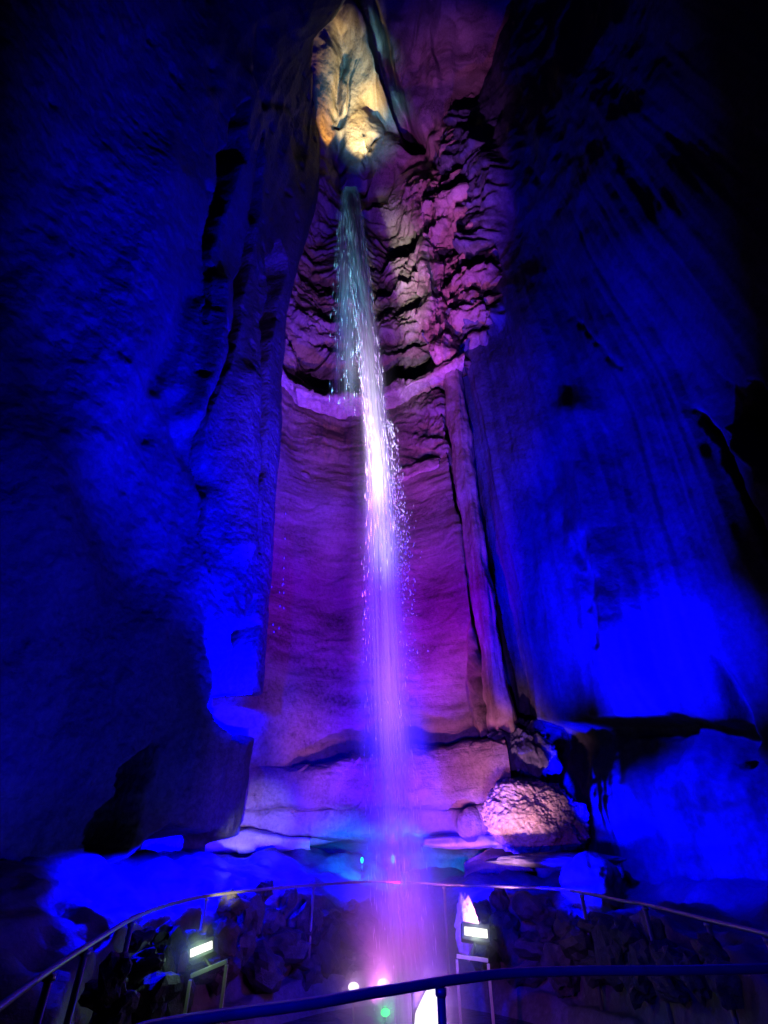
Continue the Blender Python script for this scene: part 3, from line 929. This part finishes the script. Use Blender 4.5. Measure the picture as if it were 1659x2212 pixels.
def water_mat(name, alpha, col=(.85, .9, .95), streak=(46, 1.6), contrast=.3, edge=1.0):
    m, nt, N, L = newmat(name)
    out = N.new('ShaderNodeOutputMaterial')
    tr = N.new('ShaderNodeBsdfTransparent')
    di = N.new('ShaderNodeBsdfDiffuse')
    tl = N.new('ShaderNodeBsdfTranslucent')
    di.inputs['Color'].default_value = (*col, 1)
    tl.inputs['Color'].default_value = (*col, 1)
    ad = N.new('ShaderNodeMixShader')
    ad.inputs[0].default_value = .45
    L.new(di.outputs[0], ad.inputs[1])
    L.new(tl.outputs[0], ad.inputs[2])
    mx = N.new('ShaderNodeMixShader')
    L.new(tr.outputs[0], mx.inputs[1])
    L.new(ad.outputs[0], mx.inputs[2])
    L.new(mx.outputs[0], out.inputs[0])
    uv = N.new('ShaderNodeUVMap')
    sp = N.new('ShaderNodeSeparateXYZ')
    L.new(uv.outputs[0], sp.inputs[0])
    mp = N.new('ShaderNodeMapping')
    mp.inputs['Scale'].default_value = (streak[0], streak[1], 1)
    L.new(uv.outputs[0], mp.inputs['Vector'])
    n = N.new('ShaderNodeTexNoise')
    n.inputs['Scale'].default_value = 1
    n.inputs['Detail'].default_value = 5
    n.inputs['Distortion'].default_value = .3
    L.new(mp.outputs[0], n.inputs['Vector'])
    mr = N.new('ShaderNodeMapRange')
    mr.interpolation_type = 'SMOOTHSTEP'
    mr.inputs['From Min'].default_value = .44 - contrast
    mr.inputs['From Max'].default_value = .44 + contrast
    L.new(n.outputs['Fac'], mr.inputs['Value'])
    # thins towards both sides of the sheet
    a = N.new('ShaderNodeMath'); a.operation = 'MULTIPLY_ADD'
    a.inputs[1].default_value = 2; a.inputs[2].default_value = -1
    L.new(sp.outputs[0], a.inputs[0])
    a2 = N.new('ShaderNodeMath'); a2.operation = 'ABSOLUTE'
    L.new(a.outputs[0], a2.inputs[0])
    mr2 = N.new('ShaderNodeMapRange')
    mr2.interpolation_type = 'SMOOTHSTEP'
    mr2.inputs['From Min'].default_value = 1.0
    mr2.inputs['From Max'].default_value = 1.0 - edge
    L.new(a2.outputs[0], mr2.inputs['Value'])
    ra = N.new('ShaderNodeValToRGB')
    for i, (p, v) in enumerate(alpha):
        el = ra.color_ramp.elements[i] if i < 2 else ra.color_ramp.elements.new(p)
        el.position = p
        el.color = (v, v, v, 1)
    L.new(sp.outputs[1], ra.inputs[0])
    q1 = N.new('ShaderNodeMath'); q1.operation = 'MULTIPLY'
    L.new(mr.outputs[0], q1.inputs[0]); L.new(mr2.outputs[0], q1.inputs[1])
    q2 = N.new('ShaderNodeMath'); q2.operation = 'MULTIPLY'
    L.new(q1.outputs[0], q2.inputs[0]); L.new(ra.outputs[0], q2.inputs[1])
    L.new(q2.outputs[0], mx.inputs[0])
    return m
def veil(name, py0, py1, lk, rk, dY, mat, grow=0.0, n=150, k=25, seed=0):
    pyv = np.linspace(py0, py1, n)
    u = np.linspace(0, 1, k)
    l = np.interp(pyv, yk, lk)
    r_ = np.interp(pyv, yk, rk)
    w = (r_ - l)
    l, r_ = l - grow * w, r_ + grow * w
    PX = l[:, None] + (r_ - l)[:, None] * u[None, :]
    PY = np.broadcast_to(pyv[:, None], PX.shape)
    Yw = water_y(PY)
    bow = .22 * np.cos((u - .5) * np.pi)[None, :] * sstep(405, 700, PY)
    P0 = rays(PX, PY, Yw)
    P0[..., 1] += -bow + dY * sstep(400, 600, PY) + .08 * fbm(P0, (.8, .8, .15), 2, 200 + seed)
    uv = np.stack([np.broadcast_to(u[None, :], PX.shape), np.broadcast_to(((pyv - py0) / (py1 - py0))[:, None], PX.shape)], -1)
    return sheet(name, P0 - worg, mat, wf, uv)
A1 = [(0, 1), (.12, .95), (.27, 1), (.38, .7), (.55, .45), (1.0, .42)]
m1 = water_mat('falling_water', A1, streak=(18, 3), contrast=.24, edge=.7)
m2 = water_mat('falling_water_thin', [(0, .55), (.3, .55), (.45, .38), (.7, .30), (1, .28)], streak=(26, 5), contrast=.17, edge=1.0)
m3 = water_mat('hanging_spray', [(0, .0), (.2, .10), (.5, .22), (1, .30)], streak=(5, 1.5), contrast=.5, edge=1.0)
m4 = water_mat('side_veil_water', [(0, .6), (.3, .58), (.7, .42), (1, .0)], streak=(26, 3), contrast=.2, edge=.7)
m5 = water_mat('white_falling_water', [(0, 1), (.45, .95), (.75, .6), (1, .0)], streak=(20, 2), contrast=.2, edge=.55)
veil('stream', 404, 2260, Lk, Rk, 0, m1)
veil('stream', 404, 2260, Lk, Rk, .16, m2, .12, seed=3)
veil('stream', 402, 1120, Lk, Rk, .08, m5, .02, seed=21)
veil('stream', 420, 2260, Lk, Rk, -.16, m2, .08, seed=5)
veil('spray_sheet', 700, 2260, Lk, Rk, -.3, m3, .6, seed=7)
veil('spray_sheet', 900, 2260, Lk, Rk, .3, m3, .5, seed=9)
Lv = [740, 733, 726, 724, 722, 718, 714, 711, 709, 706, 705] + [705] * 7
Rv = [765, 770, 775, 776, 776, 776, 776, 777, 778, 784, 790] + [790] * 7
veil('side_veil', 412, 900, Lv, Rv, .25, m4, seed=11)
veil('side_veil', 412, 870, Lv, Rv, .45, m4, .05, seed=13)
# separate threads and drops, each a thin spindle
m, nt, Nn, L = newmat('water_drop')
out = Nn.new('ShaderNodeOutputMaterial')
b = Nn.new('ShaderNodeBsdfPrincipled')
b.inputs['Base Color'].default_value = (.9, .95, 1, 1)
b.inputs['Roughness'].default_value = .25
tc = Nn.new('ShaderNodeTexCoord')
nn = Nn.new('ShaderNodeTexNoise')
nn.inputs['Scale'].default_value = 3
mr = Nn.new('ShaderNodeMapRange')
mr.inputs['To Min'].default_value = .15
mr.inputs['To Max'].default_value = .4
L.new(tc.outputs['Object'], nn.inputs['Vector'])
L.new(nn.outputs['Fac'], mr.inputs['Value'])
L.new(mr.outputs[0], b.inputs['Roughness'])
tl = Nn.new('ShaderNodeBsdfTranslucent')
tl.inputs['Color'].default_value = (.9, .95, 1, 1)
mx = Nn.new('ShaderNodeMixShader')
mx.inputs[0].default_value = .4
L.new(b.outputs[0], mx.inputs[1])
L.new(tl.outputs[0], mx.inputs[2])
L.new(mx.outputs[0], out.inputs[0])
M['drop'] = m
def threads(name, PX, PY, LEN, Rm, dY, tilt=None):
    Yt = water_y(PY) + dY
    Yb = water_y(PY + LEN) + dY
    tiltv = 0 if tilt is None else tilt
    Pa, Pb = rays(PX, PY, Yt), rays(PX + tiltv, PY + LEN, Yb)
    Pm = .35 * Pa + .65 * Pb
    n = len(PX)
    V = np.zeros((n, 5, 3))
    V[:, 0] = Pa
    V[:, 4] = Pb
    for k in range(3):
        a = 2 * np.pi * k / 3 + .5
        V[:, 1 + k] = Pm + np.stack([Rm * np.cos(a), Rm * np.sin(a), 0 * Rm], -1)
    base = np.arange(n)[:, None] * 5
    T = np.array([[0, 1, 2], [0, 2, 3], [0, 3, 1], [4, 2, 1], [4, 3, 2], [4, 1, 3]])
    F = (base[:, None, :] + T[None]).reshape(-1, 3)
    return arrays(name, V - worg, F, M['drop'], wf, True)
def batch(n, ylo, yhi, ufun, lens, rad, spread, lk=Lk, rk=Rk):
    PY = ylo + (yhi - ylo) * rng.beta(1.0, 1.5, n)
    u = ufun(n)
    l, r_ = np.interp(PY, yk, lk), np.interp(PY, yk, rk)
    PX = l + (r_ - l) * u
    LEN = rng.uniform(*lens, n)
    l2, r2 = np.interp(PY + LEN, yk, lk), np.interp(PY + LEN, yk, rk)
    return PX, PY, LEN, rng.uniform(*rad, n), rng.normal(0, spread, n), (l2 + (r2 - l2) * u) - PX
B = []
B.append(batch(2600, 410, 1150, lambda n: np.clip(rng.beta(2.2, 2.0, n), .02, .98), (14, 80), (.003, .008), .16))
B.append(batch(260, 430, 860, lambda n: rng.uniform(-.05, 1, n), (14, 50), (.0015, .0045), .2, Lv, Rv))
0 and B.append(batch(160, 560, 960, lambda n: rng.normal(.0, .06, n), (6, 18), (.004, .010), .1, Lv, Rv))
B.append(batch(480, 900, 1280, lambda n: 1 + rng.normal(0, .13, n) + .06, (6, 18), (.0025, .006), .2))
B.append(batch(110, 1080, 1480, lambda n: 1.2 + rng.normal(0, .15, n), (4, 12), (.003, .007), .25))
B.append(batch(600, 1150, 2200, lambda n: rng.uniform(-.1, 1.05, n), (8, 40), (.002, .004), .3))
cat_ = [np.concatenate([b_[i] for b_ in B]) for i in range(6)]
tag(threads('water_threads', *cat_), kind='stuff')
dpx = np.array([617, 616, 614, 613, 612, 612, 610, 587, 604, 613, 605, 613, 590, 603, 592])
dpy = np.array([1104, 1158, 1200, 1222, 1246, 1256, 1258, 1262, 1274, 1275, 1304, 1308, 1344, 1352, 1360])
threads('water_drops', dpx, dpy, np.full(15, 8.0), np.full(15, .012), np.full(15, 1.6))['kind'] = 'stuff'
# mist hanging round the foot of the fall
m, nt, Nn, L = newmat('mist')
out = Nn.new('ShaderNodeOutputMaterial')
pv = Nn.new('ShaderNodeVolumePrincipled')
pv.inputs['Color'].default_value = (.92, .92, .95, 1)
pv.inputs['Density'].default_value = .16
pv.inputs['Anisotropy'].default_value = .35
tc = Nn.new('ShaderNodeTexCoord')
gr = Nn.new('ShaderNodeTexGradient')
gr.gradient_type = 'QUADRATIC_SPHERE'
mpp = Nn.new('ShaderNodeMapping')
mpp.inputs['Scale'].default_value = (1 / 1.05, 1 / 1.15, 1 / 2.0)
L.new(tc.outputs['Object'], mpp.inputs['Vector'])
L.new(mpp.outputs[0], gr.inputs['Vector'])
ml = Nn.new('ShaderNodeMath'); ml.operation = 'MULTIPLY'; ml.inputs[1].default_value = 1.3
L.new(gr.outputs['Fac'], ml.inputs[0])
L.new(ml.outputs[0], pv.inputs['Density'])
L.new(pv.outputs[0], out.inputs['Volume'])
bm = bmesh.new()
bmesh.ops.create_uvsphere(bm, u_segments=32, v_segments=20, radius=1)
bmesh.ops.scale(bm, vec=(1.05, 1.15, 2.0), verts=bm.verts)
o = from_bm('mist', bm, m, None, True)
o.location = (.18, 6.7, .5)
tag(o, kind='stuff')

for fc_, rad_ in ((FL, .34), (FR, .34), (LB, .4), (L1, .3), (L2, .26)):  # haze balls added to imitate the bloom round each lamp
    halo = o.copy()
    COL.objects.link(halo)
    halo.location = Vector(fc_) + Vector((0, -.06, 0))
    halo.scale = (rad_ / 1.05, rad_ / 1.15, rad_ / 2.0)

# ------------------------------------------------------------------ light
def spot(name, loc, target, col, power, angle, blend=.6, radius=.05):
    d = bpy.data.lights.new(name, 'SPOT')
    d.color = col
    d.energy = power
    d.spot_size = math.radians(angle)
    d.spot_blend = blend
    d.shadow_soft_size = radius
    o = bpy.data.objects.new(name, d)
    o.location = Vector(loc)
    o.rotation_euler = (Vector(target) - Vector(loc)).to_track_quat('-Z', 'Y').to_euler()
    link(o)
    return o
def point(name, loc, col, power, radius=.05):
    d = bpy.data.lights.new(name, 'POINT')
    d.color = col
    d.energy = power
    d.shadow_soft_size = radius
    o = bpy.data.objects.new(name, d)
    o.location = Vector(loc)
    return link(o)
BL = (.0, .0, 1.0)
def hit(Pm, a, b_, off):
    qx, qy = project(Pm)
    d2 = (qx - a) ** 2 + (qy - b_) ** 2
    i = np.unravel_index(np.argmin(d2), d2.shape)
    p = Pm[i]
    v = CAM - p
    return p + v / np.linalg.norm(v) * off
def Wt(a, b_): return at(a, b_, float(water_y(b_)))
# floods on the rear wall, set on the opposite side of the pool from the part they light
LFT, RGT = (-1.45, 7.0, .35), (1.9, 7.1, .35)
spot('unseen_flood', LFT, (1.1, 11.5, 6.5), (.52, .0, .86), 2300, 36, 1)
spot('unseen_flood', RGT, (-1.6, 11.7, 7.5), (.33, .0, .95), 2300, 36, 1)
spot('unseen_flood', LFT, (1.0, 11.3, 13.5), (.85, .10, .95), 3200, 22, 1)
spot('unseen_flood', RGT, (-1.9, 11.3, 13.5), (.85, .20, .80), 3600, 17, 1)
spot('unseen_flood', LFT, (2.4, 10.4, 19.5), (.90, .22, .85), 3800, 15, 1)
spot('unseen_flood', (.2, 7.6, .4), (-.6, 11.2, 20), (1, .38, .48), 420, 20, 1)  # dim warm fill added for the dark rock midway up
spot('unseen_flood', LFT, (2.7, 10.2, 25), (.80, .13, .95), 13000, 19, 1)
spot('unseen_flood', LFT, (2.3, 9.2, 31), (.70, .2, .85), 7500, 14, 1)
spot('unseen_flood', (-1.5, 5.9, .4), (3.4, 9.4, 29), (.6, .14, .95), 14000, 14, 1)
spot('unseen_flood', (1.95, 8.6, .4), hit(BP, 800, 150, 0), (1, .74, .62), 60000, 8, .9)
spot('unseen_flood', (.2, 9.6, .9), (-.6, 11.6, 6), (.06, .0, 1), 3600, 78, .9)
spot('unseen_flood', (.4, 7.6, .4), (0, 11.4, 2.6), (.55, .06, .95), 240, 56, 1)
spot('unseen_flood', (-.2, 7.8, .4), (1.5, 11.0, 2.6), (1, .24, .62), 640, 52, 1)
spot('unseen_flood', (1.6, 7.6, .5), (-2.0, 11.2, 2.65), (1, .28, .70), 560, 36, 1)
# on the water
spot('unseen_flood', (-.35, 4.3, .6), Wt(818, 850), (1, .97, 1), 24000, 11.5, 1)
spot('unseen_flood', (-.1, 4.2, .6), Wt(838, 1060), (.88, .80, 1), 5500, 12, 1)
spot('unseen_flood', (-1.1, 7.4, .6), Wt(756, 560), (.26, .85, 1), 42000, 9.5, .9)
spot('unseen_flood', (.35, 4.2, .2), Wt(835, 1150), (.34, .10, 1), 5500, 46, 1)
spot('unseen_flood', (.5, 3.7, .5), Wt(860, 1800), (.30, .08, 1), 900, 60, 1)
# yellow lamps on the shelf above the mouth of the fall
spot('shelf_lamp', hit(BP, 790, 365, 1.7), hit(BP, 772, 250, 0), (1, .84, .34), 3800, 50, 1, .06)

spot('shelf_lamp', hit(BP, 715, 330, .9), hit(BP, 706, 255, 0), (1, .52, .06), 600, 46, .9, .06)
# coloured spots added beside the white floodlights, for boulder, rock lip and spire
spot('unseen_flood', FR + np.array([.3, .45, .1]), at(1110, 1730, 10), (1, .42, .56), 400, 42, .9)
spot('unseen_flood', FL + np.array([0, .1, .12]), at(540, 1815, 10), (1, .80, .40), 560, 20, .9)
spot('unseen_flood', FR + np.array([.12, .12, .16]), at(1003, 1975, 8.0), (1, .85, .95), 7, 50, .9)
# blue floods on the side walls
spot('unseen_blue_flood', (1.6, 6.6, 1.0), at(430, 820, 7.5), BL, 20000, 50, 1)
spot('unseen_blue_flood', (1.8, 4.6, .8), at(120, 1350, 5.5), BL, 1700, 62, 1)  # fill added to lift the dark lower wall
spot('unseen_blue_flood', (3.7, 8.3, 1.3), at(1245, 1640, 10.5), BL, 2000, 42, 1)  # fill added for the dark gap behind the boulder
spot('unseen_blue_flood', (-1.3, 8.2, .7), at(570, 950, 9.6), BL, 9000, 44, 1)
spot('unseen_blue_flood', (2.9, 7.6, 1.1), at(1260, 950, 8.6), BL, 11000, 54, 1)
spot('unseen_blue_flood', (1.6, 8.2, .9), at(1150, 1150, 10.2), BL, 6000, 44, 1)
spot('unseen_blue_flood', (1.8, 6.6, 4.0), at(1390, 1400, 7.6), BL, 3000, 50, 1)  # this and the next hang unseen in mid-air, placed to shade the undercut
spot('unseen_blue_flood', (1.6, 6.9, 4.1), at(1400, 1690, 7.9), BL, 3600, 46, 1)
spot('unseen_blue_flood', at(1072, 1600, 10.9), at(1000, 900, 11.2), BL, 5000, 26, .8)
# inside the alcove, over the bank and under the overhang
ap = hit(LP, 482, 1500, 0)
spot('unseen_blue_flood', ap + np.array([.55, -.35, .0]), ap, BL, 1800, 130, .5, .02)
spot('unseen_blue_flood', (-3.15, 10.15, 4.05), (-3.15, 10.75, 4.05), BL, 60, 150, .4, .02)  # this and the next added to turn the rear wall showing through blue
spot('unseen_blue_flood', (-2.95, 9.25, 4.6), (-2.95, 9.8, 4.6), BL, 60, 150, .4, .02)
spot('unseen_blue_flood', hit(LP, 500, 1420, .4), hit(LP, 510, 1400, 0), BL, 700, 150, .5, .02)
for az, k_ in ((128, 1.36), (143, 1.4), (156, 1.42), (168, 1.40)):  # unseen downlights hung over the bank so the wall above stays dark
    q_ = np.array([PC[0] + PR[0] * k_ * math.cos(math.radians(az)), PC[1] + PR[1] * k_ * math.sin(math.radians(az)), 1.62])
    spot('unseen_blue_flood', q_, q_ + np.array([-.12, 0, -1]), BL, 420, 150, .3, .02)
p_ = hit(LP, 380, 1822, .55)
p_[2] = max(p_[2], 1.5)
spot('unseen_blue_flood', p_, hit(LP, 380, 1822, 0), BL, 300, 140, .6, .02)
spot('unseen_blue_flood', (.5, 8.2, 1.2), at(430, 1700, 9.2), BL, 420, 44, 1)  # fill added over the pool for the lowest wall block
# cyan lamps in the undercut
spot('lamp_light', C1 + np.array([0, -.25, .02]), C1 + np.array([-.25, .6, -.05]), (.0, .36, 1), 110, 100, .8, .03)
spot('lamp_light', C2 + np.array([0, -.25, .02]), C2 + np.array([.15, .6, -.1]), (.0, .42, 1), 170, 100, .8, .03)
spot('unseen_blue_flood', (-.5, 9.9, 1.45), (-.6, 11.8, 1.1), BL, 560, 130, .8)
spot('unseen_blue_flood', (-2.1, 9.7, 1.4), (-2.3, 11.5, 1.1), BL, 380, 130, .8)
spot('unseen_blue_flood', (1.5, 9.4, 1.35), (1.7, 11.2, 1.0), BL, 420, 130, .8)
spot('unseen_blue_flood', (.2, 6.2, 1.7), (0, 10.3, .5), BL, 1500, 100, 1)  # blue fill added over the pool to lift the rubble
spot('unseen_blue_flood', (.9, 8.9, 1.2), at(1140, 1625, 10.3), BL, 380, 30, 1)
spot('unseen_blue_flood', (1.9, 8.2, 1.3), at(1270, 1910, 8.6), BL, 900, 70, .8)
point('lamp_light', FL + np.array([0, -.14, .02]), (.55, 1, .62), 2.4, .03)  # white lamps only: points added to light their haze balls
point('lamp_light', FR + np.array([0, -.14, .02]), (.75, 1, .70), 3.2, .03)
point('lamp_light', L1 + np.array([0, -.12, .03]), (1, .5, 1), 3.5, .03)
point('lamp_light', L2 + np.array([0, -.12, .03]), (1, .45, 1), 2.5, .03)
point('lamp_light', LB + np.array([0, -.14, .05]), (1, .55, 1), 5, .03)
point('green_light', L3 + np.array([0, -.1, .03]), (.05, 1, .2), 1.5, .03)
spot('mist_light', LB + np.array([-.05, .25, .25]), (.1, 7.0, .4), (.75, .10, 1), 120, 110, .8)
spot('mist_light', L1 + np.array([-.1, -.3, -.1]), Wt(850, 1950), (1, .15, 1), 60, 100, .9)
spot('unseen_blue_flood', (-.9, .6, 2.5), (.6, 3.2, 1.05), BL, 420, 66, .9)

w = bpy.data.worlds.new('World')
S.world = w
w.use_nodes = True
bg = w.node_tree.nodes.get('Background') or w.node_tree.nodes.new('ShaderNodeBackground')
bg.inputs['Color'].default_value = (.0, .0, 1, 1)
bg.inputs['Strength'].default_value = .014

S.view_settings.view_transform = 'Standard'
S.view_settings.look = 'None'
S.view_settings.exposure = 0
S.view_settings.gamma = 1
S.cycles.use_denoising = True
S.cycles.max_bounces = 6
S.cycles.diffuse_bounces = 0
S.cycles.transparent_max_bounces = 24
S.cycles.volume_bounces = 0
S.cycles.sample_clamp_indirect = 4
S.cycles.sample_clamp_direct = 0
